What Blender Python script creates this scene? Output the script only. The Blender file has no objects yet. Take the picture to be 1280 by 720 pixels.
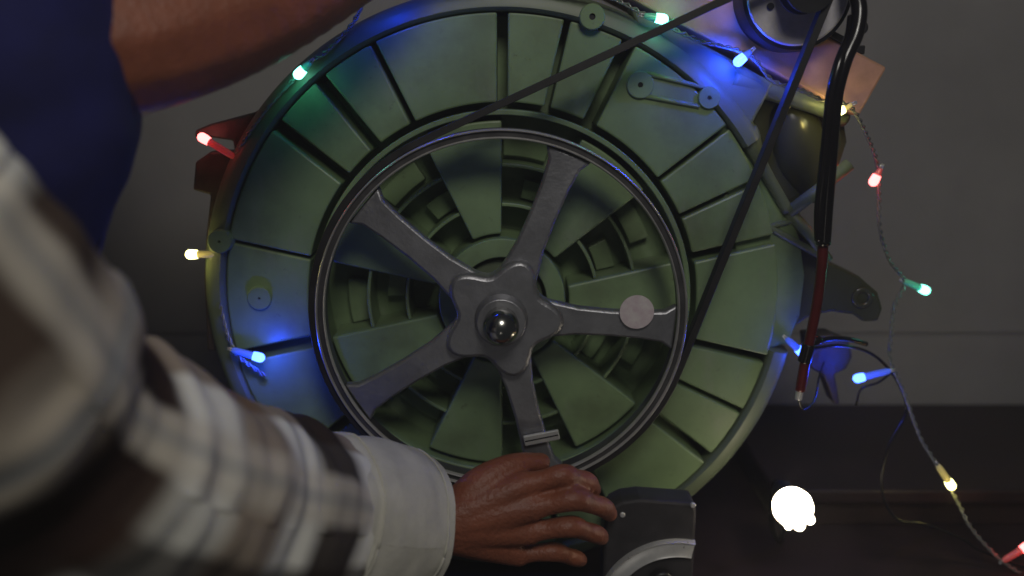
import bpy, bmesh, math, random
from mathutils import Vector, Matrix, noise
R = math.radians
random.seed(7)
sc = bpy.context.scene
COL = sc.collection

# ---------------------------------------------------------------- camera
FPX = 1108.0                     # focal length in photo pixels (1280 wide)
PITCH = R(14.0)
ZC = 0.300                       # height of the tub's axis above the bench
FWD = Vector((0, math.cos(PITCH), -math.sin(PITCH)))
UP = Vector((0, math.sin(PITCH), math.cos(PITCH)))
RIGHT = Vector((1, 0, 0))
def ray(px, py):
    return FWD + RIGHT * ((px - 640) / FPX) - UP * ((py - 360) / FPX)
CAM = Vector((0, -0.10, ZC)) - 0.775 * ray(626, 412)
def P(px, py, Y):                # point of the sight line through a pixel at world depth Y
    d = ray(px, py)
    return CAM + d * ((Y - CAM.y) / d.y)
cam_d = bpy.data.cameras.new('camera')
cam_d.sensor_width = 36
cam_d.lens = 36 * FPX / 1280
cam_d.clip_start = 0.01
cam_d.clip_end = 50
cam_d.dof.use_dof = True
cam_d.dof.focus_distance = 0.80
cam_d.dof.aperture_fstop = 2.2
cam = bpy.data.objects.new('camera', cam_d)
COL.objects.link(cam)
cam.location = CAM
cam.rotation_euler = (math.pi / 2 - PITCH, 0, 0)
sc.camera = cam
sc.render.resolution_x, sc.render.resolution_y = 1024, 576

# ---------------------------------------------------------------- light
world = bpy.data.worlds.new('World')
sc.world = world
world.use_nodes = True
bg = world.node_tree.nodes['Background']
bg.inputs[0].default_value = (0.85, 0.92, 1.0, 1)
bg.inputs[1].default_value = 0.024
sc.view_settings.view_transform = 'Standard'
sc.view_settings.look = 'None'
sc.view_settings.gamma = 1
sc.view_settings.exposure = 0
def area(name, loc, target, size, power, color):
    l = bpy.data.lights.new(name, 'AREA')
    l.shape = 'DISK'; l.size = size; l.energy = power; l.color = color
    o = bpy.data.objects.new(name, l)
    COL.objects.link(o)
    o.location = loc
    o.rotation_euler = (Vector(target) - Vector(loc)).to_track_quat('-Z', 'Y').to_euler()
    return o
area('room_lamp', (0.16, -1.22, ZC + 1.02), (0, 0, ZC + 0.35), 0.42, 6.6, (1.0, 0.96, 0.88))
area('low_lamp', (0.02, -1.9, ZC - 0.75), (0, 0, ZC), 0.16, 0.22, (1.0, 0.93, 0.82))

# ---------------------------------------------------------------- materials
def mat(name, color, rough=0.5, metal=0.0, var=0.0, scale=30.0, bump=0.0, coat=0.0, trans=0.0,
        emit=None, estr=0.0, spec=0.5, col2=None, bscale=None, rvar=0.0):
    m = bpy.data.materials.new(name)
    m.use_nodes = True
    nt = m.node_tree
    b = nt.nodes['Principled BSDF']
    b.inputs['Base Color'].default_value = (*color, 1)
    b.inputs['Roughness'].default_value = rough
    b.inputs['Metallic'].default_value = metal
    b.inputs['Specular IOR Level'].default_value = spec
    b.inputs['Coat Weight'].default_value = coat
    b.inputs['Transmission Weight'].default_value = trans
    if emit:
        b.inputs['Emission Color'].default_value = (*emit, 1)
        b.inputs['Emission Strength'].default_value = estr
    if var or bump or rvar:
        tc = nt.nodes.new('ShaderNodeTexCoord')
        n = nt.nodes.new('ShaderNodeTexNoise')
        n.inputs['Scale'].default_value = scale
        n.inputs['Detail'].default_value = 6
        n.inputs['Roughness'].default_value = 0.6
        nt.links.new(tc.outputs['Object'], n.inputs['Vector'])
        if var:
            mx = nt.nodes.new('ShaderNodeMix'); mx.data_type = 'RGBA'
            rmp = nt.nodes.new('ShaderNodeMapRange')
            rmp.inputs['From Min'].default_value = 0.32
            rmp.inputs['From Max'].default_value = 0.68
            nt.links.new(n.outputs['Fac'], rmp.inputs['Value'])
            nt.links.new(rmp.outputs['Result'], mx.inputs['Factor'])
            lo = col2 if col2 else tuple(c * (1 - var) for c in color)
            hi = color if col2 else tuple(min(1, c * (1 + var)) for c in color)
            mx.inputs['A'].default_value = (*lo, 1)
            mx.inputs['B'].default_value = (*hi, 1)
            nt.links.new(mx.outputs['Result'], b.inputs['Base Color'])
        if rvar:
            rr = nt.nodes.new('ShaderNodeMapRange')
            rr.inputs['To Min'].default_value = max(0.02, rough - rvar)
            rr.inputs['To Max'].default_value = min(1, rough + rvar)
            nt.links.new(n.outputs['Fac'], rr.inputs['Value'])
            nt.links.new(rr.outputs['Result'], b.inputs['Roughness'])
        if bump:
            n2 = nt.nodes.new('ShaderNodeTexNoise')
            n2.inputs['Scale'].default_value = bscale or scale * 6
            n2.inputs['Detail'].default_value = 4
            nt.links.new(tc.outputs['Object'], n2.inputs['Vector'])
            bp = nt.nodes.new('ShaderNodeBump')
            bp.inputs['Strength'].default_value = bump
            bp.inputs['Distance'].default_value = 0.002
            nt.links.new(n2.outputs['Fac'], bp.inputs['Height'])
            nt.links.new(bp.outputs['Normal'], b.inputs['Normal'])
    return m
M = {}
M['tub'] = mat('tub_plastic', (0.170, 0.250, 0.118), 0.42, var=0.22, scale=9, bump=0.15, bscale=60, rvar=0.1)
def grime(m):
    nt = m.node_tree; b = nt.nodes['Principled BSDF']
    src = b.inputs['Base Color'].links[0].from_socket
    tc = nt.nodes.new('ShaderNodeTexCoord')
    def layer(src, scale, lo, hi, col, k, stretch=(1, 1, 1)):
        mp = nt.nodes.new('ShaderNodeMapping'); mp.inputs['Scale'].default_value = stretch
        nt.links.new(tc.outputs['Object'], mp.inputs['Vector'])
        n = nt.nodes.new('ShaderNodeTexNoise'); n.inputs['Scale'].default_value = scale
        n.inputs['Detail'].default_value = 8; n.inputs['Roughness'].default_value = 0.68
        nt.links.new(mp.outputs['Vector'], n.inputs['Vector'])
        r = nt.nodes.new('ShaderNodeMapRange'); r.inputs['From Min'].default_value = lo; r.inputs['From Max'].default_value = hi
        r.inputs['To Max'].default_value = k
        nt.links.new(n.outputs['Fac'], r.inputs['Value'])
        x = nt.nodes.new('ShaderNodeMix'); x.data_type = 'RGBA'
        nt.links.new(r.outputs['Result'], x.inputs['Factor']); nt.links.new(src, x.inputs['A']); x.inputs['B'].default_value = (*col, 1)
        return x.outputs['Result']
    src = layer(src, 7, 0.50, 0.72, (0.075, 0.075, 0.045), 0.65)
    src = layer(src, 16, 0.54, 0.70, (0.24, 0.27, 0.21), 0.45, (1, 1, 0.45))
    src = layer(src, 140, 0.62, 0.72, (0.06, 0.055, 0.04), 0.6)
    nt.links.new(src, b.inputs['Base Color'])
grime(M['tub'])
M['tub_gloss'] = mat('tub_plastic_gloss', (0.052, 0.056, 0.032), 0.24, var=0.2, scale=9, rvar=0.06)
M['flange'] = mat('flange_plastic', (0.120, 0.150, 0.092), 0.45, var=0.2, scale=14, bump=0.1, bscale=80, rvar=0.1)
M['bracket'] = mat('bracket_brown', (0.055, 0.04, 0.03), 0.5, metal=0.2, var=0.35, scale=40, bump=0.2, rvar=0.12)
M['alu'] = mat('cast_aluminium', (0.28, 0.28, 0.30), 0.42, metal=0.75, var=0.14, scale=45, bump=0.2, bscale=300, rvar=0.1)
M['rim'] = mat('turned_aluminium', (0.60, 0.59, 0.58), 0.36, metal=0.6, var=0.1, scale=60, rvar=0.08)
M['dark_alu'] = mat('dark_aluminium', (0.075, 0.072, 0.075), 0.4, metal=0.5, var=0.2, scale=60, rvar=0.1)
M['plate'] = mat('plate_steel', (0.045, 0.042, 0.047), 0.5, metal=0.3, var=0.25, scale=35, rvar=0.12)
M['chrome'] = mat('dark_chrome', (0.34, 0.34, 0.32), 0.2, metal=1.0, var=0.1, scale=80, rvar=0.05)
M['silver'] = mat('silver', (0.70, 0.70, 0.70), 0.3, metal=0.55, var=0.08, scale=80, rvar=0.08)
M['rubber'] = mat('belt_rubber', (0.012, 0.011, 0.012), 0.5, var=0.3, scale=60, rvar=0.1)
M['sticker'] = mat('sticker_paper', (0.62, 0.58, 0.58), 0.6, var=0.25, scale=110, col2=(0.50, 0.40, 0.45))
M['wood'] = mat('plank_wood', (0.50, 0.27, 0.17), 0.6, var=0.25, scale=22, bump=0.2)
M['dark_wood'] = mat('dark_wood', (0.022, 0.012, 0.011), 0.5, var=0.4, scale=14, bump=0.15, rvar=0.12)
M['wall'] = mat('wall_paint', (0.26, 0.248, 0.245), 0.8, var=0.14, scale=3.5, bump=0.3, bscale=120)
M['motor'] = mat('motor_face', (0.46, 0.44, 0.46), 0.45, metal=0.1, var=0.2, scale=50, bump=0.1, rvar=0.1)
M['black'] = mat('black_metal', (0.012, 0.012, 0.014), 0.4, metal=0.2, var=0.3, scale=50, rvar=0.1)
M['cable'] = mat('black_cable', (0.008, 0.007, 0.008), 0.22, var=0.2, scale=60, rvar=0.08)
M['red_cable'] = mat('red_cable', (0.085, 0.009, 0.010), 0.3, var=0.2, scale=60, rvar=0.08)
M['clear'] = mat('clear_wire', (0.16, 0.17, 0.16), 0.12, var=0.3, scale=90, spec=0.8)
M['skin'] = mat('skin', (0.235, 0.072, 0.036), 0.5, var=0.16, scale=28, bump=0.55, bscale=260)
M['skin'].node_tree.nodes['Principled BSDF'].inputs['Subsurface Weight'].default_value = 0.12
M['skin'].node_tree.nodes['Principled BSDF'].inputs['Subsurface Radius'].default_value = (0.006, 0.002, 0.001)
M['nail'] = mat('nail', (0.30, 0.15, 0.11), 0.3, var=0.05, scale=50)
M['blue'] = mat('blue_cotton', (0.006, 0.007, 0.075), 0.85, var=0.25, scale=25, bump=0.4, bscale=900)
M['cuff'] = mat('cuff_cotton', (0.56, 0.54, 0.47), 0.85, var=0.12, scale=30, bump=0.5, bscale=900)
M['steel'] = mat('grey_steel', (0.10, 0.10, 0.11), 0.4, metal=0.6, var=0.2, scale=40, rvar=0.1)
M['bulb_glass'] = mat('lit_bulb', (0.9, 0.9, 0.85), 0.3, emit=(1.0, 0.87, 0.62), estr=9.0)

def plaid():
    m = bpy.data.materials.new('plaid_flannel')
    m.use_nodes = True
    nt = m.node_tree; b = nt.nodes['Principled BSDF']
    b.inputs['Roughness'].default_value = 0.9
    uv = nt.nodes.new('ShaderNodeUVMap')
    sp = nt.nodes.new('ShaderNodeSeparateXYZ')
    nt.links.new(uv.outputs['UV'], sp.inputs[0])
    def math_(op, a, bb=None, c=None):
        n = nt.nodes.new('ShaderNodeMath'); n.operation = op
        for i, v in enumerate((a, bb, c)):
            if v is None: continue
            if isinstance(v, (int, float)): n.inputs[i].default_value = v
            else: nt.links.new(v, n.inputs[i])
        return n.outputs[0]
    def stripe(src, period, off, width, soft=0.02):
        f = math_('FRACT', math_('ADD', math_('DIVIDE', src, period), off))
        d = math_('ABSOLUTE', math_('SUBTRACT', f, 0.5))
        r = nt.nodes.new('ShaderNodeMapRange')
        nt.links.new(d, r.inputs['Value'])
        r.inputs['From Min'].default_value = width / 2 + soft
        r.inputs['From Max'].default_value = width / 2 - soft
        return r.outputs['Result']
    def mix(a, bcol, fac, k):
        n = nt.nodes.new('ShaderNodeMix'); n.data_type = 'RGBA'
        if isinstance(a, tuple): n.inputs['A'].default_value = (*a, 1)
        else: nt.links.new(a, n.inputs['A'])
        n.inputs['B'].default_value = (*bcol, 1)
        nt.links.new(math_('MULTIPLY', fac, k), n.inputs['Factor'])
        return n.outputs['Result']
    U, V = sp.outputs[0], sp.outputs[1]
    c = (0.78, 0.77, 0.70)
    pu, pv = 0.21991, 0.44
    BR, DK, WH, BL = (0.17, 0.095, 0.045), (0.022, 0.011, 0.009), (0.62, 0.60, 0.54), (0.15, 0.18, 0.21)
    c = mix(c, BR, stripe(U, pu, 0.0, 0.34), 0.75)
    c = mix(c, BR, stripe(V, pv, 0.727, 0.13), 0.75)
    c = mix(c, DK, stripe(U, pu, 0.32, 0.14), 0.80)
    c = mix(c, (0.040, 0.018, 0.010), stripe(V, pv, 0.0955, 0.36), 0.965)
    c = mix(c, (0.60, 0.53, 0.43), stripe(V, pv, 0.136, 0.10), 0.72)
    c = mix(c, DK, stripe(V, pv, 0.0, 0.13), 0.95)  # elbow stripe, with the shade of the sleeve crease painted in
    c = mix(c, DK, stripe(V, pv, 0.484, 0.125), 0.95)
    c = mix(c, (0.62, 0.57, 0.48), stripe(U, pu, 0.60, 0.15), 0.68)
    c = mix(c, BL, stripe(U, pu, 0.60, 0.04, 0.012), 0.35)
    c = mix(c, BL, stripe(V, pv, 0.136, 0.030, 0.008), 0.6)
    c = mix(c, BL, stripe(V, pv, 0.60, 0.022, 0.006), 0.3)
    nz = nt.nodes.new('ShaderNodeTexNoise'); nz.inputs['Scale'].default_value = 700
    tc = nt.nodes.new('ShaderNodeTexCoord'); nt.links.new(tc.outputs['Object'], nz.inputs['Vector'])
    bp = nt.nodes.new('ShaderNodeBump'); bp.inputs['Strength'].default_value = 0.5; bp.inputs['Distance'].default_value = 0.001
    nt.links.new(nz.outputs['Fac'], bp.inputs['Height'])
    nt.links.new(bp.outputs['Normal'], b.inputs['Normal'])
    nt.links.new(c, b.inputs['Base Color'])
    b.inputs['Specular IOR Level'].default_value = 0.2
    return m
M['plaid'] = plaid()

# ---------------------------------------------------------------- helpers
def mesh_obj(name, verts, faces, m, parent=None, smooth=False, bevel=0.0, seg=2, uvs=None, angle=None):
    me = bpy.data.meshes.new(name)
    me.from_pydata([tuple(v) for v in verts], [], faces)
    bm = bmesh.new(); bm.from_mesh(me)
    bmesh.ops.recalc_face_normals(bm, faces=bm.faces)
    bm.to_mesh(me); bm.free()
    me.materials.append(m)
    if uvs:
        l = me.uv_layers.new(name='UVMap')
        for lp in me.loops:
            l.data[lp.index].uv = uvs[lp.vertex_index]
    o = bpy.data.objects.new(name, me)
    COL.objects.link(o)
    if smooth:
        for p in me.polygons: p.use_smooth = True
        if angle: me.set_sharp_from_angle(angle=R(angle))
    if bevel:
        b = o.modifiers.new('bevel', 'BEVEL'); b.width = bevel; b.segments = seg
        b.limit_method = 'ANGLE'; b.angle_limit = R(35)
    if parent: attach(o, parent)
    return o
def attach(o, parent):
    o.parent = parent
    o.matrix_parent_inverse = world_of(parent).inverted()
def world_of(o):
    m = Matrix.LocRotScale(o.location, o.rotation_euler, o.scale)
    return world_of(o.parent) @ o.matrix_parent_inverse @ m if o.parent else m
def thing(name, label, cat, loc=(0, 0, 0), group=None):
    o = bpy.data.objects.new(name, None)
    o.empty_display_size = 0.02
    COL.objects.link(o); o.location = loc
    return tag(o, label, cat, group)
def tag(o, label, cat, group=None):
    o['label'] = label; o['category'] = cat
    if group: o['group'] = group
    return o
def prism(name, poly, y0, y1, m, parent=None, bevel=0.0012, smooth=False):
    """poly: (x, z) outline extruded along Y from y0 (front) to y1."""
    n = len(poly)
    v = [(x, y0, z) for x, z in poly] + [(x, y1, z) for x, z in poly]
    f = [tuple(range(n)), tuple(range(2 * n - 1, n - 1, -1))]
    f += [(i, (i + 1) % n, n + (i + 1) % n, n + i) for i in range(n)]
    return mesh_obj(name, v, f, m, parent, bevel=bevel, smooth=smooth, angle=40 if smooth else None)
def pix_poly(pts, Y):
    return [(p.x, p.z) for p in (P(a, b, Y) for a, b in pts)]
def lathe(name, prof, c, m, parent=None, n=96, closed=True, a0=0, a1=360, smooth=True, axis='Y', angle=35, bevel=0):
    """prof: (radius, along axis); c: centre."""
    full = abs(a1 - a0 - 360) < 1e-6
    k = n if full else n + 1
    v = []
    for i in range(k):
        a = R(a0 + (a1 - a0) * i / n)
        for r, y in prof:
            if axis == 'Y': v.append((c[0] + r * math.cos(a), c[1] + y, c[2] + r * math.sin(a)))
            else: v.append((c[0] + r * math.cos(a), c[1] + r * math.sin(a), c[2] + y))
    q = len(prof); f = []
    pr = q if closed else q - 1
    for i in range(n):
        for j in range(pr):
            a = i * q + j; b = i * q + (j + 1) % q
            c2 = ((i + 1) % k) * q + (j + 1) % q; d = ((i + 1) % k) * q + j
            f.append((a, b, c2, d))
    if not full and closed:
        f.append(tuple(range(q))); f.append(tuple(range((k - 1) * q, k * q)))
    o = mesh_obj(name, v, f, m, parent, smooth=smooth, angle=angle, bevel=bevel)
    return o
def disc(name, r, y0, y1, c, m, parent=None, n=48, bevel=0.001, hole=0):
    if hole:
        return lathe(name, [(hole, y0), (r, y0), (r, y1), (hole, y1)], c, m, parent, n, bevel=bevel)
    poly = [(c[0] + r * math.cos(2 * math.pi * i / n), c[2] + r * math.sin(2 * math.pi * i / n)) for i in range(n)]
    return prism(name, poly, c[1] + y0, c[1] + y1, m, parent, bevel, smooth=True)
def spline(pts, sub=10):
    pts = [Vector(p) for p in pts]
    if len(pts) < 3: return pts
    out = []
    e = [pts[0] * 2 - pts[1]] + pts + [pts[-1] * 2 - pts[-2]]
    for i in range(1, len(e) - 2):
        p0, p1, p2, p3 = e[i - 1:i + 3]
        for k in range(sub):
            t = k / sub
            out.append(0.5 * ((2 * p1) + (p2 - p0) * t + (2 * p0 - 5 * p1 + 4 * p2 - p3) * t * t + (3 * p1 - p0 - 3 * p2 + p3) * t ** 3))
    out.append(pts[-1])
    return out
def loft(name, path, radii, m, parent=None, n=12, sub=8, fold=0.0, fscale=12, flat=None, uvk=False, seed=0, cap=True, straight=False):
    """tube along a smooth path with a radius at every control point."""
    if straight:
        c = [Vector(p) for p in path]; rad = list(radii)
    else:
        c = spline(path, sub)
        rr = spline([(r, 0, 0) for r in radii], sub)
        rad = [max(v.x, 1e-4) for v in rr]
    t0 = (c[1] - c[0]).normalized()
    ref = Vector((0, 0, 1)) if abs(t0.z) < 0.9 else Vector((0, 1, 0))
    u = t0.cross(ref).normalized()
    v, uv = [], []; L = 0
    for i, p in enumerate(c):
        t = (c[min(i + 1, len(c) - 1)] - c[max(i - 1, 0)]).normalized()
        u = (u - t * u.dot(t)).normalized(); w = t.cross(u)
        if i: L += (p - c[i - 1]).length
        for k in range(n + (1 if uvk else 0)):
            a = 2 * math.pi * k / n
            d = u * math.cos(a) + w * math.sin(a)
            r = rad[i]
            q = p + d * r
            if fold:
                q2 = Vector((q.x * fscale, q.y * fscale, q.z * fscale + seed))
                r += fold * (noise.noise(q2) + 0.5 * noise.noise(q2 * 2.3) + 0.35 * noise.noise(Vector((L * fscale * 4, a, seed))))
                q = p + d * r
            v.append(q); uv.append((a * 0.07, L))
    k = n + (1 if uvk else 0)
    f = []
    for i in range(len(c) - 1):
        for j in range(k - (1 if uvk else 0)):
            f.append((i * k + j, i * k + (j + 1) % k, (i + 1) * k + (j + 1) % k, (i + 1) * k + j))
    if cap and not uvk:
        f.append(tuple(range(k))); f.append(tuple(range((len(c) - 1) * k, len(c) * k)))
    return mesh_obj(name, v, f, m, parent, smooth=True, uvs=uv if uvk else None)
def ball(name, r, c, m, parent=None, sx=1, sy=1, sz=1, u=24, v=16):
    bm = bmesh.new()
    bmesh.ops.create_uvsphere(bm, u_segments=u, v_segments=v, radius=r)
    for q in bm.verts: q.co = Vector((q.co.x * sx + c[0], q.co.y * sy + c[1], q.co.z * sz + c[2]))
    me = bpy.data.meshes.new(name); bm.to_mesh(me); bm.free()
    for p in me.polygons: p.use_smooth = True
    me.materials.append(m)
    o = bpy.data.objects.new(name, me); COL.objects.link(o)
    if parent: attach(o, parent)
    return o
def box(name, lo, hi, m, parent=None, bevel=0.002):
    (a, b, c), (d, e, f) = lo, hi
    v = [(x, y, z) for x in (a, d) for y in (b, e) for z in (c, f)]
    return mesh_obj(name, v, [(0, 1, 3, 2), (4, 5, 7, 6), (0, 1, 5, 4), (2, 3, 7, 6), (0, 2, 6, 4), (1, 3, 7, 5)], m, parent, bevel=bevel)

# ---------------------------------------------------------------- setting
YW = 0.36                                   # wall surface
zj = P(1190, 418, YW).z
wall = box('wall', (-1.6, YW + 0.004, -0.75), (1.6, YW + 0.06, 1.6), M['wall'], bevel=0); wall['kind'] = 'structure'
box('wall_panel', (-1.6, YW, zj + 0.0022), (1.6, YW + 0.003, 1.6), M['wall'], wall, bevel=0.001)
box('wall_panel', (-1.6, YW - 0.0008, -0.75), (1.6, YW + 0.003, zj - 0.0022), M['wall'], wall, bevel=0.001)
bench = tag(box('bench', (-0.75, -0.20, -0.05), (0.80, YW - 0.006, 0.0), M['dark_wood'], bevel=0.004), 'dark brown wooden bench top under the washing machine tub', 'bench')
zt = P(1150, 505, YW - 0.008).z
cab = thing('cabinet', 'low dark brown wooden cabinet against the wall beside the tub', 'cabinet', (0.6, 0.25, 0))
box('body', (0.318, 0.10, 0.0005), (0.80, YW - 0.010, zt - 0.018), M['dark_wood'], cab, bevel=0.003)
box('top', (0.310, 0.085, zt - 0.0175), (0.80, YW - 0.008, zt), M['dark_wood'], cab, bevel=0.003)

# ---------------------------------------------------------------- washing machine tub
tub = thing('washing_machine_tub', 'green grey plastic washing machine tub with radial ribs facing out', 'tub', (0, 0, 0))
RF = 0.272                                   # face radius
def sector(name, aL, aR, r0, r1, gap, y0, y1, m, parent, n=14, bev=0.0018, gap2=None):
    """raised plate between two angles (deg) and radii; gap = groove half width on both sides"""
    pts = []
    for r, rev in ((r0, False), (r1, True)):
        g = math.degrees(gap / r); g2 = g if gap2 is None else math.degrees(gap2 / r)
        seq = [aL + g + (aR - aL - g - g2) * i / n for i in range(n + 1)]
        if rev: seq.reverse()
        pts += [(r * math.cos(R(a)), ZC + r * math.sin(R(a))) for a in seq]
    return prism(name, pts, y0, y1, m, parent, bev)
disc('back_plate', RF - 0.001, 0.050, 0.058, (0, 0, ZC), M['tub'], tub, n=96)
LAD = [128.5 + 360 / 7 * k for k in range(7)]
HW = 12.6
# groove widths (lower-angle side, middle, upper-angle side) of each rib ladder
GRV = [(0.006, 0.012, 0.012), (0.004, 0, 0.012), (0.010, 0.007, 0.010), (0.009, 0.006, 0.010), (0.011, 0.005, 0.009), (0.009, 0.005, 0.005), (0.013, 0.006, 0.010)]
R_RING = 0.182
for a in LAD:
    # outer field: broad panel up to the next ladder and two narrow ones on the ladder
    gl, gm, gr, nl = GRV[LAD.index(a)] + (GRV[(LAD.index(a) + 1) % 7][0],)
    ro, ri = RF - 0.0008, R_RING + 0.009
    sector('panel', a + HW, a + 360 / 7 - HW, ri, ro, gr * 0.55, 0.0, 0.050, M['tub'], tub, gap2=nl * 0.55)
    if gm:
        sector('panel', a - HW, a, ri, ro, gl * 0.45, 0.003, 0.050, M['tub'], tub, n=8, gap2=gm / 2)
        sector('panel', a, a + HW, ri, ro, gm / 2, 0.003, 0.050, M['tub'], tub, n=8, gap2=gr * 0.45)
    else:
        sector('panel', a - HW, a + HW, ri, ro, gl * 0.45, 0.003, 0.050, M['tub'], tub, n=12, gap2=gr * 0.45)
    # inner wedge panel and the pockets' cross ribs
    sector('wedge_panel', a + HW, a + 360 / 7 - HW, 0.066, R_RING - 0.008, 0.001, 0.002, 0.050, M['tub'], tub)
    for r in (0.094, 0.132):
        sector('cross_rib', a - HW, a + HW, r - 0.0016, r + 0.0016, -0.0006, 0.006, 0.050, M['tub'], tub, n=8, bev=0.0006)
    sector('pocket_step', a - HW, a + HW * 0.2, 0.098, 0.117, 0.0005, 0.034, 0.050, M['tub'], tub, n=6, bev=0.001)
    sector('pocket_step', a - HW * 0.4, a + HW, 0.138, 0.158, 0.0005, 0.038, 0.050, M['tub'], tub, n=6, bev=0.001)
lathe('ring_rib', [(R_RING - 0.0025, -0.003), (R_RING + 0.0025, -0.003), (R_RING + 0.0025, 0.05), (R_RING - 0.0025, 0.05)], (0, 0, ZC), M['tub'], tub, 128, angle=30, bevel=0.0008)
lathe('bearing_ring', [(0.044, -0.004), (0.062, -0.002), (0.064, 0.05), (0.04, 0.05)], (0, 0, ZC), M['tub'], tub, 96, bevel=0.001)
disc('bearing_cap', 0.040, 0.006, 0.05, (0, 0, ZC), M['flange'], tub)
# rolled flange and drum wall behind it
lathe('flange', [(RF, 0.006), (RF + 0.0015, 0.0), (RF + 0.004, -0.003), (RF + 0.012, -0.002), (RF + 0.017, 0.001), (RF + 0.022, 0.010), (RF + 0.024, 0.030), (RF + 0.020, 0.034), (RF + 0.003, 0.034)], (0, 0, ZC), M['flange'], tub, 160, angle=40, a0=33, a1=349)
prism('side_web', pix_poly([(890, 125), (905, 130), (926, 160), (955, 210), (987, 264), (1000, 300), (1006, 345), (1000, 395), (985, 430), (940, 440)], 0.0125), 0.0125, 0.036, M['tub'], tub, 0.002)
lathe('drum_wall', [(RF + 0.004, 0.036), (RF + 0.012, 0.036), (RF + 0.010, 0.30), (RF + 0.002, 0.30)], (0, 0, ZC), M['tub'], tub, 128)
lathe('front_lip', [(RF - 0.02, 0.300), (RF + 0.016, 0.300), (RF + 0.016, 0.318), (RF - 0.02, 0.318)], (0, 0, ZC), M['flange'], tub, 128, bevel=0.002)
def boss(px, py, rpx, Y, h, hole=0.25):
    c = P(px, py, Y); r = rpx / FPX * (c - CAM).dot(FWD)
    o = lathe('boss', [(r * hole, -h), (r * 0.93, -h), (r, -h * 0.7), (r, 0.012), (r * hole, 0.012)], (c.x, Y, c.z), M['tub'], tub, 32, angle=30)
    disc('boss_hole', r * hole * 0.98, -h * 0.4, 0.012, (c.x, Y, c.z), M['black'], o, n=20, bevel=0)
    return o
boss(325, 372, 15, 0.002, 0.0035, 0.12)
boss(740, 21, 16, -0.004, 0.004)
boss(276, 301, 15, -0.003, 0.005, 0.12)
for (px, py, r) in ((800, 106, 17), (886, 122, 14)):
    boss(px, py, r, 0.0, 0.0035, 0.2)
for a, b in (((808, 92), (880, 109)), ((806, 120), (874, 133))):
    p, q = P(*a, -0.001), P(*b, -0.001)
    loft('embossed_line', [p, q], [0.0022, 0.0022], M['tub'], tub, n=8, straight=True)
# glossy moulded shoulder, struts and mounting ears on the right side
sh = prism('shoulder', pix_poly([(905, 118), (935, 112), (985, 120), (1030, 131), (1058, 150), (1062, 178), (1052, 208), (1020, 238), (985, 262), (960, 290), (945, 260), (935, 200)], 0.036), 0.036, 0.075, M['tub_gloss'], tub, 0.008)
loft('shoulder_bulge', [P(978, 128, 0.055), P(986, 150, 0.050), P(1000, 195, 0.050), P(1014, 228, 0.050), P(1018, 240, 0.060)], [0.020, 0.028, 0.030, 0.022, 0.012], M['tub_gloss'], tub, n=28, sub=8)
loft('shoulder_lip', [P(915, 98, 0.012), P(960, 112, 0.014), P(1020, 131, 0.018), P(1056, 150, 0.026)], [0.010, 0.0095, 0.009, 0.007], M['flange'], tub, n=16)
prism('upper_lug', pix_poly([(788, 8), (850, 40), (915, 74), (968, 104), (938, 160), (895, 120), (850, 84), (800, 48)], 0.004), 0.004, 0.036, M['flange'], tub, 0.003)
def strut(pts, Y, w, name='strut', m=None, y2=None):
    pts3 = [P(a, b, Y) for a, b in pts]
    loft(name, pts3, [w] * len(pts3), m or M['flange'], tub, n=8, straight=True)
fe = Vector(((RF + 0.011) * math.cos(R(33.6)), 0.013, ZC + (RF + 0.011) * math.sin(R(33.6))))
loft('strut', [fe + Vector((-0.004, 0, 0.006)), fe, fe.lerp(P(955, 212, 0.010), 0.4), P(955, 212, 0.010), P(985, 264, 0.010)], [0.0125, 0.0118, 0.0085, 0.0060, 0.0055], M['flange'], tub, n=16)
strut([(985, 266), (1020, 240), (1062, 205)], 0.012, 0.0065)
strut([(985, 264), (1010, 292), (1034, 326)], 0.014, 0.0065)
strut([(905, 245), (950, 278), (1030, 322)], 0.012, 0.0036)
strut([(885, 306), (945, 287), (1000, 274)], 0.012, 0.0028)
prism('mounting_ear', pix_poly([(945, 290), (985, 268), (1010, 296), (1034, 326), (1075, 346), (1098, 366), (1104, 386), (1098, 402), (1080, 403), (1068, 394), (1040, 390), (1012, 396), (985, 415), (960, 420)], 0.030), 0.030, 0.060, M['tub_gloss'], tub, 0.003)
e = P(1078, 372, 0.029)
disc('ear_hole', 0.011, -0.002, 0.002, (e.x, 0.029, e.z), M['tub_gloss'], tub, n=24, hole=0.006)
hook = prism('lower_hook', pix_poly([(1008, 420), (1040, 418), (1062, 428), (1066, 446), (1058, 462), (1044, 468), (1050, 505), (1043, 506), (1030, 470), (1012, 460)], 0.06), 0.06, 0.085, M['bracket'], tub, 0.002)
# dark brown bracket on the left side
prism('hanger_bracket', pix_poly([(352, 118), (318, 140), (262, 155), (243, 163), (242, 172), (262, 172), (290, 176), (292, 190), (262, 190), (243, 203), (240, 238), (262, 244), (256, 300), (254, 350), (258, 440), (310, 440), (310, 180), (345, 150)], 0.020), 0.022, 0.050, M['bracket'], tub, 0.002)

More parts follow.
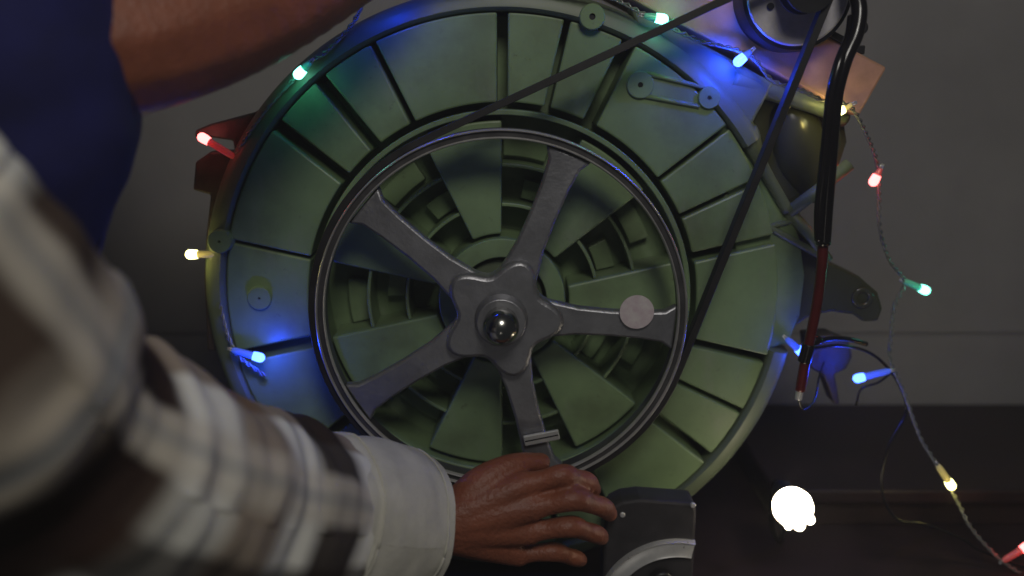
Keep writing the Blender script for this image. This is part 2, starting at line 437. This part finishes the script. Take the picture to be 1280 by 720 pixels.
# ---------------------------------------------------------------- pulley wheel
RW = 0.1705
YR = -0.052
wheel = thing('pulley_wheel', 'large silver five spoked pulley wheel in front of the green tub', 'wheel', (0, YR, ZC))
rim = lathe('rim', [(RW - 0.0085, -0.008), (RW - 0.001, -0.008), (RW - 0.002, -0.006), (RW - 0.002, 0.006), (RW, 0.008), (RW, 0.010), (RW - 0.0075, 0.010)], (0, YR, ZC), M['dark_alu'], wheel, 192, angle=25)
for r in (RW - 0.0078, RW - 0.0008):
    lathe('rim_edge', [(r - 0.0011, -0.007), (r - 0.0009, -0.0105), (r, -0.0115), (r + 0.0009, -0.0105), (r + 0.0011, -0.007)], (0, YR, ZC), M['rim'], rim, 192, angle=60)
A0 = 68
for k in range(5):
    a = R(A0 + 72 * k)
    ca, sa = math.cos(a), math.sin(a)
    prof = [(0.030, 0.020), (0.050, 0.0165), (0.070, 0.0132), (0.10, 0.0122), (0.13, 0.0130), (0.150, 0.0150), (RW - 0.0085, 0.022)]
    pts = [(r, w) for r, w in prof] + [(r, -w) for r, w in reversed(prof)]
    # arc the outer end onto the rim
    poly = [(r * ca - w * sa, ZC + r * sa + w * ca) for r, w in pts]
    poly = [(x * min(1, (RW - 0.0082) / math.hypot(x, z - ZC)), ZC + (z - ZC) * min(1, (RW - 0.0082) / math.hypot(x, z - ZC))) for x, z in poly]
    s = prism('spoke', poly, YR - 0.006, YR + 0.006, M['alu'], wheel, 0.0025, smooth=True)
hp = []
for k in range(60):                          # hub: rounded pentagon with hollows between the spokes
    a = 2 * math.pi * k / 60
    r = 0.049 + 0.0085 * math.cos(5 * (a - R(A0)))
    hp.append((r * math.cos(a), ZC + r * math.sin(a)))
hub = prism('hub', hp, YR - 0.016, YR + 0.008, M['alu'], wheel, 0.004, smooth=True)
lathe('hub_collar', [(0.012, -0.028), (0.022, -0.028), (0.0245, -0.016), (0.012, -0.016)], (0, YR, ZC), M['alu'], hub, 48, bevel=0.001)
disc('shaft', 0.012, -0.028, 0.06, (0, YR, ZC), M['steel'], wheel, n=32)
ball('dome_nut', 0.0163, (0, -0.092, ZC), M['chrome'], wheel, 1, 1, 1, 48, 32)
disc('nut_washer', 0.0155, -0.0085, 0.0, (0, -0.0795, ZC), M['chrome'], wheel, n=40)
c = P(796, 390, YR - 0.0095)
st = disc('sticker', 0.0158, -0.0008, 0.0010, (c.x, YR - 0.0095, c.z), M['sticker'], wheel, n=40, bevel=0.0002)
st['label'] = 'round white sticker with faint pink marks'
c = P(677, 547, YR - 0.011)
d = Vector((math.cos(R(12)), math.sin(R(12))))
pl = [(c.x + d.x * a - d.y * b, c.z + d.y * a + d.x * b) for a, b in ((-.017, -.005), (.017, -.005), (.017, .005), (-.017, .005))]
cl = prism('balance_clip', pl, YR - 0.0125, YR - 0.0090, M['silver'], wheel, 0.001)
pl = [(c.x + d.x * a - d.y * b, c.z + d.y * a + d.x * b) for a, b in ((-.016, -.0006), (.016, -.0006), (.016, .0006), (-.016, .0006))]
prism('clip_slot', pl, YR - 0.0128, YR - 0.0123, M['black'], cl, 0)

# ---------------------------------------------------------------- plank, generator, belt
pk0, pk1 = Vector((-0.0, 0)), None
YP = 0.004
A, B = P(690, -52, YP), P(1074, 146, YP)
dv = (B - A).normalized(); nv = Vector((-dv.z, 0, dv.x))
if nv.z < 0: nv = -nv
wdt = 0.050
plank = prism('plank', [(A.x, A.z), (B.x, B.z), (B.x + nv.x * wdt, B.z + nv.z * wdt), (A.x + nv.x * wdt, A.z + nv.z * wdt)], YP, YP + 0.12, M['wood'], None, 0.0025)
tag(plank, 'reddish wooden plank carrying the small motor above the tub', 'plank')
gc = P(998, -9, -0.025)
gen = thing('generator_motor', 'small round grey motor with black casing on the wooden plank', 'motor', (gc.x, -0.02, gc.z - 0.05))
rg = 0.0455
disc('face_plate', rg, 0.0, 0.010, (gc.x, -0.025, gc.z), M['motor'], gen, n=64, bevel=0.002)
lathe('casing', [(rg - 0.001, 0.001), (rg + 0.003, 0.002), (rg + 0.005, 0.010), (rg + 0.005, 0.115), (0.01, 0.118), (0.01, 0.11), (rg - 0.001, 0.10)], (gc.x, -0.025, gc.z), M['black'], gen, 64)
for (px, py) in ((963, 8), (1031, 12), (1000, -60), (960, -45), (1036, -45)):
    s = P(px, py, -0.026)
    disc('screw', 0.0032, -0.001, 0.002, (s.x, -0.026, s.z), M['black'], gen, n=16, bevel=0.0004)
pb = P(1008, -14, YR)                                            # small drive pulley
disc('shaft', 0.006, -0.004, 0.03, (pb.x, YR, pb.z), M['steel'], gen, n=20)
RP = 0.0165
lathe('drive_pulley', [(0.006, -0.012), (RP + 0.004, -0.012), (RP + 0.004, -0.009), (RP, -0.007), (RP, 0.007), (RP + 0.004, 0.009), (RP + 0.004, 0.012), (0.006, 0.012)], (pb.x, YR, pb.z), M['black'], gen, 40, angle=30)
# two feet of the motor cradle, standing on the plank's upper edge
def on_plank(px):                            # point of the plank's upper edge under pixel column px
    best = None
    for i in range(400):
        t = i / 400 * (B - A).length
        q = A + dv * t + nv * wdt
        x = 640 + FPX * (q - CAM).x / (q - CAM).dot(FWD)
        if best is None or abs(x - px) < best[0]: best = (abs(x - px), q)
    return best[1]
f0, f1 = on_plank(905), on_plank(1062)
cr = [(f0.x, f0.z), (f1.x, f1.z), (f1.x + nv.x * 0.006, f1.z + nv.z * 0.006), (f0.x + nv.x * 0.006, f0.z + nv.z * 0.006)]
prism('cradle', cr, 0.0, 0.09, M['black'], gen, 0.001)
for px in (925, 1030):
    q = on_plank(px)
    t = Vector((gc.x, 0, gc.z)) - Vector((q.x, 0, q.z)); t.normalize()
    s = Vector((-t.z, 0, t.x)) * 0.007
    q2 = Vector((gc.x, 0, gc.z)) - t * rg * 0.99
    prism('cradle_arm', [(q.x + s.x, q.z + s.z), (q2.x + s.x, q2.z + s.z), (q2.x - s.x, q2.z - s.z), (q.x - s.x, q.z - s.z)], -0.012, 0.03, M['black'], gen, 0.001)
q = on_plank(1076) + nv * 0.004
terminal = thing('terminal_clip', 'small dark wire clip at the end of the wooden plank', 'clip', q)
box('base', (q.x - 0.016, 0.01, q.z - 0.004), (q.x + 0.004, 0.05, q.z + 0.004), M['black'], terminal, 0.001)
for dx, dz in ((-0.006, 0.010), (0.001, 0.020)):
    lathe('loop', [(0.003, -0.004), (0.0065, -0.004), (0.0065, 0.004), (0.003, 0.004)], (q.x + dx, 0.02, q.z + dz), M['black'], terminal, 20, bevel=0.0006)
# belt: two arcs and the two outer tangents
c0, c1 = Vector((0, ZC)), Vector((pb.x, pb.z))
r0, r1 = RW + 0.0005, RP + 0.0005
dd = c1 - c0; D = dd.length; th = math.atan2(dd.y, dd.x); be = math.acos((r0 - r1) / D)
path = []
for i in range(97):
    a = th + be + (2 * math.pi - 2 * be) * i / 96
    path.append((c0 + r0 * Vector((math.cos(a), math.sin(a))), Vector((math.cos(a), math.sin(a)))))
for i in range(25):
    a = th - be + 2 * be * i / 24
    path.append((c1 + r1 * Vector((math.cos(a), math.sin(a))), Vector((math.cos(a), math.sin(a)))))
vv, ff = [], []
TB, WB = 0.0066, 0.0062
for p, nn in path:
    for dr, y in ((0, -WB), (TB, -WB), (TB, WB), (0, WB)):
        vv.append((p.x + nn.x * dr, YR + y, p.y + nn.y * dr))
n = len(path)
for i in range(n):
    for j in range(4):
        ff.append((i * 4 + j, i * 4 + (j + 1) % 4, ((i + 1) % n) * 4 + (j + 1) % 4, ((i + 1) % n) * 4 + j))
belt = mesh_obj('drive_belt', vv, ff, M['rubber'], None, smooth=True, angle=40, bevel=0.0006)
tag(belt, 'long black rubber belt running from the big wheel up to the motor', 'belt')

# ---------------------------------------------------------------- grey plate with silver ring at the tub's foot
YD = -0.060
plate = thing('motor_plate', 'dark grey metal plate with silver ring and screws below the wheel', 'plate', (P(820, 740, YD).x, YD, 0))
top = pix_poly([(755, 662), (757, 645), (764, 634), (778, 627), (800, 624), (868, 629), (871, 640)], YD)
bl, br = top[0][0], top[-1][0]
prism('face', top + [(br, 0.0006), (bl, 0.0006)], YD, YD + 0.03, M['plate'], plate, 0.003)
for px, py in ((778, 643), (866, 631)):
    s = P(px, py, YD)
    disc('screw', 0.0026, -0.002, 0.001, (s.x, YD, s.z), M['silver'], plate, n=16, bevel=0.0006)
rc = P(843, 765, YD - 0.004)
a1 = math.degrees(math.atan2(P(866, 684, YD).z - rc.z, P(866, 684, YD).x - rc.x))
scl = (rc - CAM).dot(FWD) / FPX
lathe('ring', [(76 * scl, -0.004), (78 * scl, -0.006), (81 * scl, -0.0045), (94 * scl, -0.0035), (97 * scl, -0.006), (99 * scl, -0.002), (99 * scl, 0.004), (76 * scl, 0.004)], (rc.x, YD, rc.z), M['silver'], plate, 48, a0=a1, a1=170, angle=30)
disc('knob', 0.012, -0.012, 0.0, (P(826, 722, YD).x, YD, P(826, 722, YD).z), M['black'], plate, n=28, bevel=0.002)

# ---------------------------------------------------------------- fairy lights
LEDC = {'red': (1.0, 0.05, 0.04), 'green': (0.08, 1.0, 0.62), 'blue': (0.03, 0.13, 1.0), 'yellow': (1.0, 0.80, 0.22)}
ledm = {}
for k, c in LEDC.items():
    w = {'red': 0.22, 'green': 0.25, 'blue': 0.06, 'yellow': 0.30}[k]
    core = tuple(min(1, x + w * 0.6) for x in c)
    ledm[k] = (mat(k + '_led', c, 0.3, emit=core, estr={'red': 5, 'green': 5, 'blue': 7, 'yellow': 7}[k]),
               mat(k + '_sleeve', tuple(0.15 + 0.4 * x for x in c), 0.25, emit=c, estr={'red': 0.12, 'green': 0.06, 'blue': 0.4, 'yellow': 0.15}[k]))
PW = {'red': 0.012, 'green': 0.014, 'blue': 0.10, 'yellow': 0.025}
def led(col, tip, tail, Y, label, Y2=None, power=1.0, rb=0.0046):
    """tip: pixel of the shining dome, tail: pixel where the sleeve meets the wire."""
    a, b = P(*tip, Y), P(*tail, Y if Y2 is None else Y2)
    t = thing('fairy_light', label, 'fairy light', b, 'fairy lights on the clear wire')
    d = (a - b); L = d.length; d.normalize()
    if L < 0.012: b = a - d * 0.012; L = 0.012
    loft('bulb', [a - d * 0.007, a - d * 0.003, a + d * 0.001, a + d * 0.0035, a + d * 0.0048], [rb * 0.9, rb, rb, rb * 0.7, rb * 0.15], ledm[col][0], t, n=16, sub=5)
    loft('sleeve', [b - d * 0.002, b + d * 0.003, a - d * 0.008, a - d * 0.0055], [rb * 0.5, rb * 0.72, rb * 0.8, rb * 0.85], ledm[col][1], t, n=12, sub=4)
    for s in (-1, 1):
        o = d.cross(Vector((0, 1, 0))).normalized() * 0.0014 * s
        loft('lead', [b - d * 0.007 + o * 0.5, b - d * 0.001 + o], [0.0008, 0.0008], M['silver'], t, n=6, straight=True)
    l = bpy.data.lights.new('fairy_light_glow', 'POINT')
    l.energy = PW[col] * power; l.color = {'blue': (0.008, 0.045, 1.0)}.get(col, LEDC[col]); l.shadow_soft_size = 0.004
    lo = bpy.data.objects.new('glow', l); COL.objects.link(lo)
    lo.location = a + d * 0.004 + Vector((0, -0.011, 0))
    attach(lo, t)
    return b
led('red', (253, 172), (291, 195), 0.004, 'red fairy light hanging at the brown bracket beside the tub')
led('yellow', (238, 318), (266, 318), 0.000, 'yellow fairy light at the round boss on the tub edge')
led('blue', (325, 447), (293, 438), -0.018, 'blue fairy light lying over the tub face beside the plaid sleeve', power=1.8)
led('green', (373, 93), (386, 80), -0.014, 'green fairy light on the tub rim below the bare arm')
led('blue', (470, -12), (440, -8), -0.030, 'blue fairy light on the tub rim behind the bare forearm', power=1.3)
led('green', (829, 24), (808, 20), -0.012, 'green fairy light where the belt crosses the tub rim')
led('blue', (923, 77), (936, 66), -0.012, 'blue fairy light on the tub rim under the wooden plank', power=3.0)
led('yellow', (1046, 140), (1062, 132), -0.005, 'yellow fairy light half hidden behind the thick black cable', power=1.2)
led('red', (1092, 227), (1099, 214), 0.03, 'red fairy light hanging in front of the bare wall')
led('green', (1157, 363), (1132, 352), 0.06, 'green fairy light hanging in front of the bare wall')
led('blue', (1072, 473), (1110, 464), 0.03, 'blue fairy light with long sleeve under the mounting ear')
led('blue', (1003, 441), (985, 425), -0.002, 'blue fairy light tied to the red cable end', power=0.8)
led('yellow', (1189, 607), (1173, 583), 0.02, 'yellow fairy light hanging before the dark cabinet')
led('red', (1284, 683), (1256, 700), 0.0, 'red fairy light lowest on the string before the cabinet')

w1 = thing('light_wire', 'clear twisted wire of the fairy lights around the tub rim', 'wire', P(386, 80, 0))
def wire(name, pts, r, m, parent, twist=0.0, sub=10, n=7):
    c = spline([P(*p) for p in pts], sub)
    if not twist:
        return loft(name, c, [r] * len(c), m, parent, n=n, straight=True)
    for ph in (0, math.pi):
        q = []; L = 0
        for i, p in enumerate(c):
            if i: L += (p - c[i - 1]).length
            q.append(p + Vector((math.cos(L * 380 + ph), math.sin(L * 380 + ph) * 0.6, math.sin(L * 380 + ph))) * twist)
        loft(name, q, [r] * len(q), m, parent, n=n, straight=True)
wire('strand', [(330, 470, -0.01), (293, 438, -0.016), (275, 380, -0.002), (268, 318, 0.002), (284, 260, 0.004), (294, 212, 0.004), (297, 190, 0.002), (330, 140, -0.006), (386, 80, -0.012), (408, 64, -0.012), (440, 30, -0.012), (470, -12, -0.010), (560, -25, -0.010), (700, -12, -0.010), (760, -4, -0.010), (808, 19, -0.010), (850, 40, -0.010), (880, 52, -0.010), (936, 68, -0.010), (965, 100, -0.012), (1000, 112, -0.012), (1035, 128, -0.01), (1062, 132, -0.004), (1082, 165, 0.01), (1097, 205, 0.03), (1099, 240, 0.035), (1100, 285, 0.04), (1112, 325, 0.05), (1131, 352, 0.06), (1118, 382, 0.06), (1114, 420, 0.055), (1113, 450, 0.05), (1130, 490, 0.045), (1150, 545, 0.03), (1171, 580, 0.02), (1196, 625, 0.02), (1216, 662, 0.01), (1254, 702, 0.0), (1300, 730, 0.0)], 0.0011, M['clear'], w1, 0.0015, 12, 6)
w2 = thing('black_wire', 'thin black wires looping from the cable end below the mounting ear', 'wire', P(1020, 425, 0.02))
wire('loop', [(1012, 432, 0.0), (1035, 424, 0.01), (1060, 424, 0.02), (1083, 430, 0.03)], 0.0026, M['cable'], w2)
wire('loop', [(1014, 436, 0.0), (1050, 432, 0.01), (1085, 440, 0.03), (1108, 458, 0.05), (1126, 485, 0.05), (1132, 515, 0.05), (1110, 560, 0.04), (1102, 610, 0.03), (1120, 648, 0.02), (1155, 655, 0.02), (1200, 672, 0.015), (1230, 690, 0.01), (1310, 720, 0.0)], 0.0016, M['cable'], w2)
wire('loop', [(1070, 506, 0.05), (1077, 486, 0.045), (1098, 478, 0.045), (1114, 466, 0.050)], 0.0012, M['cable'], w2)
w3 = thing('power_cable', 'thick black cable turning red that runs down from the motor', 'cable', P(1030, 300, -0.06))
wire('black_sheath', [(1060, -60, -0.03), (1066, -20, -0.05), (1074, 10, -0.06), (1070, 42, -0.065), (1056, 75, -0.07), (1045, 115, -0.072), (1040, 160, -0.072), (1036, 210, -0.07), (1032, 260, -0.066), (1029, 305, -0.062)], 0.0066, M['cable'], w3, n=14)
wire('second_core', [(1066, 20, -0.058), (1062, 45, -0.062), (1049, 78, -0.074), (1039, 118, -0.077), (1034, 165, -0.077), (1029, 215, -0.075), (1024, 262, -0.070), (1024, 300, -0.064)], 0.0045, M['cable'], w3, n=12)
wire('red_core', [(1029, 298, -0.062), (1027, 335, -0.058), (1021, 380, -0.052), (1012, 425, -0.046), (1005, 460, -0.045), (1000, 488, -0.044)], 0.0048, M['red_cable'], w3, n=12)
wire('tape_wrap', [(1011, 430, -0.046), (1008, 442, -0.0455), (1005, 452, -0.045)], 0.0062, M['cable'], w3, n=12)
wire('crimp', [(1000.5, 484, -0.044), (999, 493, -0.044), (998, 499, -0.044)], 0.0036, M['silver'], w3, n=10)
wire('bare_lead', [(998, 498, -0.044), (1004, 512, -0.035), (1018, 500, -0.01), (1024, 470, 0.02), (1030, 452, 0.052)], 0.0009, M['cable'], w3, n=6)
ball('tape_knot', 0.0065, P(1018, 425, -0.036), M['cable'], w3, 1.2, 1, 0.8)

# ---------------------------------------------------------------- bright bulb at the cable's end
bc = P(991, 634, -0.070)
bulb = thing('light_bulb', 'glowing warm white round light bulb in front of the dark cabinet', 'bulb', bc)
lathe('glass', [(0.0001, -0.0200), (0.007, -0.0188), (0.0140, -0.0140), (0.0186, -0.006), (0.0196, 0.0005), (0.0178, 0.008), (0.013, 0.0145), (0.0095, 0.0185)], bc, M['bulb_glass'], bulb, 40, closed=False, angle=50)
lathe('socket', [(0.0092, 0.0187), (0.0110, 0.0187), (0.0110, 0.034), (0.0085, 0.040), (0.0050, 0.046), (0.0001, 0.046)], bc, M['black'], bulb, 32, closed=False, angle=40)
for dx, dz, r in ((0.006, -0.0165, 0.0062), (0.0158, -0.0108, 0.0052), (-0.004, -0.0175, 0.0042)):
    ball('led_dome', r, bc + Vector((dx, -0.004, dz)), M['bulb_glass'], bulb, u=16, v=12)
cb = bc + Vector((0, 0.042, 0))
loft('lead_cable', [cb, cb + Vector((0.004, 0.03, -0.012)), cb + Vector((0.012, 0.055, -0.07)), Vector((cb.x + 0.03, cb.y + 0.075, 0.010)), Vector((cb.x + 0.05, cb.y + 0.12, 0.0035)), Vector((cb.x + 0.08, cb.y + 0.16, 0.0035))], [0.003] * 6, M['cable'], bulb, n=10)
l = bpy.data.lights.new('bulb_glow', 'POINT'); l.energy = 0.09; l.color = (1.0, 0.82, 0.58); l.shadow_soft_size = 0.018
lo = bpy.data.objects.new('glow', l); COL.objects.link(lo); lo.location = bc + Vector((0, -0.04, -0.004)); attach(lo, bulb)

# ---------------------------------------------------------------- people
def fused(name, chains, m, parent, voxel=0.0022, smooth=6):
    """one continuous skin grown round chains of (point, radius)."""
    bm = bmesh.new()
    for ch in chains:
        pts = spline([p for p, r in ch], 6) if len(ch) > 2 else None
        if pts:
            rad = [v.x for v in spline([(r, 0, 0) for p, r in ch], 6)]
        else:
            pts = [ch[0][0].lerp(ch[1][0], i / 8) for i in range(9)]; rad = [ch[0][1] + (ch[1][1] - ch[0][1]) * i / 8 for i in range(9)]
        # closely spaced spheres
        for i in range(len(pts) - 1):
            st = max(1, int((pts[i + 1] - pts[i]).length / (min(rad[i], rad[i + 1]) * 0.30)))
            for k in range(st):
                t = k / st
                bmesh.ops.create_icosphere(bm, subdivisions=2, radius=rad[i] * (1 - t) + rad[i + 1] * t, matrix=Matrix.Translation(pts[i].lerp(pts[i + 1], t)))
        bmesh.ops.create_icosphere(bm, subdivisions=2, radius=rad[-1], matrix=Matrix.Translation(pts[-1]))
    me = bpy.data.meshes.new(name); bm.to_mesh(me); bm.free()
    me.materials.append(m)
    o = bpy.data.objects.new(name, me); COL.objects.link(o)
    r = o.modifiers.new('remesh', 'REMESH'); r.mode = 'VOXEL'; r.voxel_size = voxel; r.use_smooth_shade = True
    s = o.modifiers.new('smooth', 'SMOOTH'); s.factor = 0.5; s.iterations = smooth
    if parent: attach(o, parent)
    return o
def V(px, py, Y): return P(px, py, Y)

# person in the plaid shirt: right hand on the wheel's lower rim
shl = V(-208, 285, -0.46); elb = V(10, 470, -0.43); wri = V(545, 655, -0.128)
person = thing('person', 'person in brown and cream plaid shirt turning the wheel by hand', 'person', (-0.5, -0.55, -0.05))
hand = [
    [(V(330, 618, -0.24), 0.038), (V(430, 637, -0.185), 0.034), (wri, 0.027)],
]
palm_c = V(600, 652, -0.122)
kn = {'index': V(655, 606, -0.120), 'middle': V(664, 634, -0.126), 'ring': V(660, 664, -0.124), 'pinky': V(648, 692, -0.116)}
for k, r in (('index', .0165), ('middle', .017), ('ring', .0165), ('pinky', .0155)):
    hand.append([(wri, 0.024), (wri.lerp(kn[k], 0.5), 0.0190), (kn[k], r * 0.80)])
fing = {'index': [(704, 594, -.120), (734, 602, -.098), (742, 612, -.072)],
        'middle': [(720, 624, -.128), (754, 634, -.102), (762, 642, -.074)],
        'ring': [(714, 658, -.126), (746, 668, -.101), (752, 672, -.074)],
        'pinky': [(694, 690, -.116), (720, 698, -.096), (726, 700, -.074)]}
for k, js in fing.items():
    b = {'index': .0100, 'middle': .0103, 'ring': .0098, 'pinky': .0088}[k]
    k0, k1, k2, k3 = kn[k], V(*js[0]), V(*js[1]), V(*js[2])
    hand.append([(k0, b * 1.22), (k0.lerp(k1, 0.45), b * 0.98), (k1, b * 1.07), (k1.lerp(k2, 0.5), b * 0.92), (k2, b * 0.95), (k3, b * 0.78)])
hand.append([(V(572, 640, -.120), 0.021), (V(600, 606, -.116), 0.0165), (V(640, 582, -.104), 0.0115), (V(676, 578, -.090), 0.0095)])
body = fused('body', hand, M['skin'], person, voxel=0.0020, smooth=7)
sl = [V(-400, 115, -0.50), shl, V(-100, 392, -0.445), V(-28, 478, -0.42), V(42, 540, -0.39), V(115, 588, -0.36), V(262, 632, -0.28), V(400, 650, -0.20)]
loft('shirt_sleeve', sl, [0.085, 0.078, 0.079, 0.082, 0.069, 0.081, 0.079, 0.067], M['plaid'], person, n=72, sub=22, fold=0.0070, fscale=16, uvk=True, seed=3)
ct = [V(385, 646, -0.21), V(410, 648, -0.195), V(460, 652, -0.170), V(505, 656, -0.148), V(526, 657, -0.140)]
loft('shirt_cuff', ct, [0.064, 0.068, 0.068, 0.064, 0.060], M['cuff'], person, n=56, sub=10, fold=0.0028, fscale=26, uvk=True, seed=9)
for k_, cr in ((1, 0.0680), (3, 0.0640)):
    ax = (ct[k_ + 1] - ct[k_ - 1]).normalized(); u_ = ax.cross(Vector((0, 0, 1))).normalized(); w_ = ax.cross(u_)
    pts = []
    for t in range(73):
        d_ = u_ * math.cos(t * math.pi / 36) + w_ * math.sin(t * math.pi / 36)
        q = ct[k_] + d_ * cr; q2 = Vector((q.x * 26, q.y * 26, q.z * 26 + 9))
        pts.append(ct[k_] + d_ * (cr + 0.0004 + 0.0028 * (noise.noise(q2) + 0.5 * noise.noise(q2 * 2.3))))
    loft('cuff_seam', pts, [0.0010] * 73, M['cuff'], person, n=6, straight=True)
torso = [Vector((-0.50, -0.56, -0.05)), Vector((-0.50, -0.56, 0.15)), Vector((-0.50, -0.56, 0.40)), Vector((-0.49, -0.56, 0.58)), Vector((-0.49, -0.56, 0.68))]
loft('shirt_body', torso, [0.17, 0.18, 0.185, 0.15, 0.06], M['plaid'], person, n=64, sub=12, fold=0.008, fscale=10, uvk=True, seed=5)

# person in the blue shirt: bare arm reaching over the top of the tub
person2 = thing('person', 'person in dark blue shirt with bare arm reaching over the tub', 'person', (-0.75, -0.2, -0.05))
ar = [(V(-60, 66, -0.26), 0.052), (V(60, 58, -0.25), 0.054), (V(170, 46, -0.22), 0.053), (V(300, 6, -0.17), 0.049), (V(430, -58, -0.11), 0.042), (V(520, -112, -0.06), 0.031)]
h2 = V(590, -140, -0.03)
ch = [ar]
w0 = V(520, -112, -0.06)
for i, (dx, dy) in enumerate(((92, -70), (104, -52), (106, -34), (98, -18))):
    k1 = V(520 + dx, -112 + dy + 10, -0.045)
    k2 = V(520 + dx + 40, -112 + dy + 20, -0.020)
    k3 = V(520 + dx + 52, -112 + dy + 34, 0.010)
    ch.append([(w0, 0.020), (w0.lerp(k1, 0.55), 0.016), (k1, 0.0115), (k2, 0.0095), (k3, 0.0080)])
ch.append([(w0, 0.018), (V(570, -80, -0.05), 0.013), (V(610, -60, -0.035), 0.0095)])
fused('body', ch, M['skin'], person2, voxel=0.0032, smooth=8)
loft('shirt', [V(-60, -420, -0.24), V(-40, -250, -0.24), V(-18, -90, -0.25), V(4, 40, -0.26), V(8, 150, -0.26), V(-10, 260, -0.26), V(-60, 380, -0.26), V(-90, 620, -0.26)],
     [0.02, 0.075, 0.078, 0.081, 0.080, 0.072, 0.078, 0.085], M['blue'], person2, n=64, sub=14, fold=0.006, fscale=11, uvk=True, seed=2)

# ---------------------------------------------------------------- scattering volume added to lift the blacks and halo the bulbs
hz = box('added_haze', (-1.75, -2.3, -1.05), (1.75, 0.55, 1.75), M['wall'], None, 0)
hz['kind'] = 'stuff'
hm = bpy.data.materials.new('added_haze_volume'); hm.use_nodes = True
nt = hm.node_tree; nt.nodes.clear()
out = nt.nodes.new('ShaderNodeOutputMaterial'); pv_ = nt.nodes.new('ShaderNodeVolumePrincipled')
pv_.inputs['Color'].default_value = (0.92, 0.93, 0.92, 1)
pv_.inputs['Density'].default_value = 0.035
nt.links.new(pv_.outputs['Volume'], out.inputs['Volume'])
hz.data.materials.clear(); hz.data.materials.append(hm)
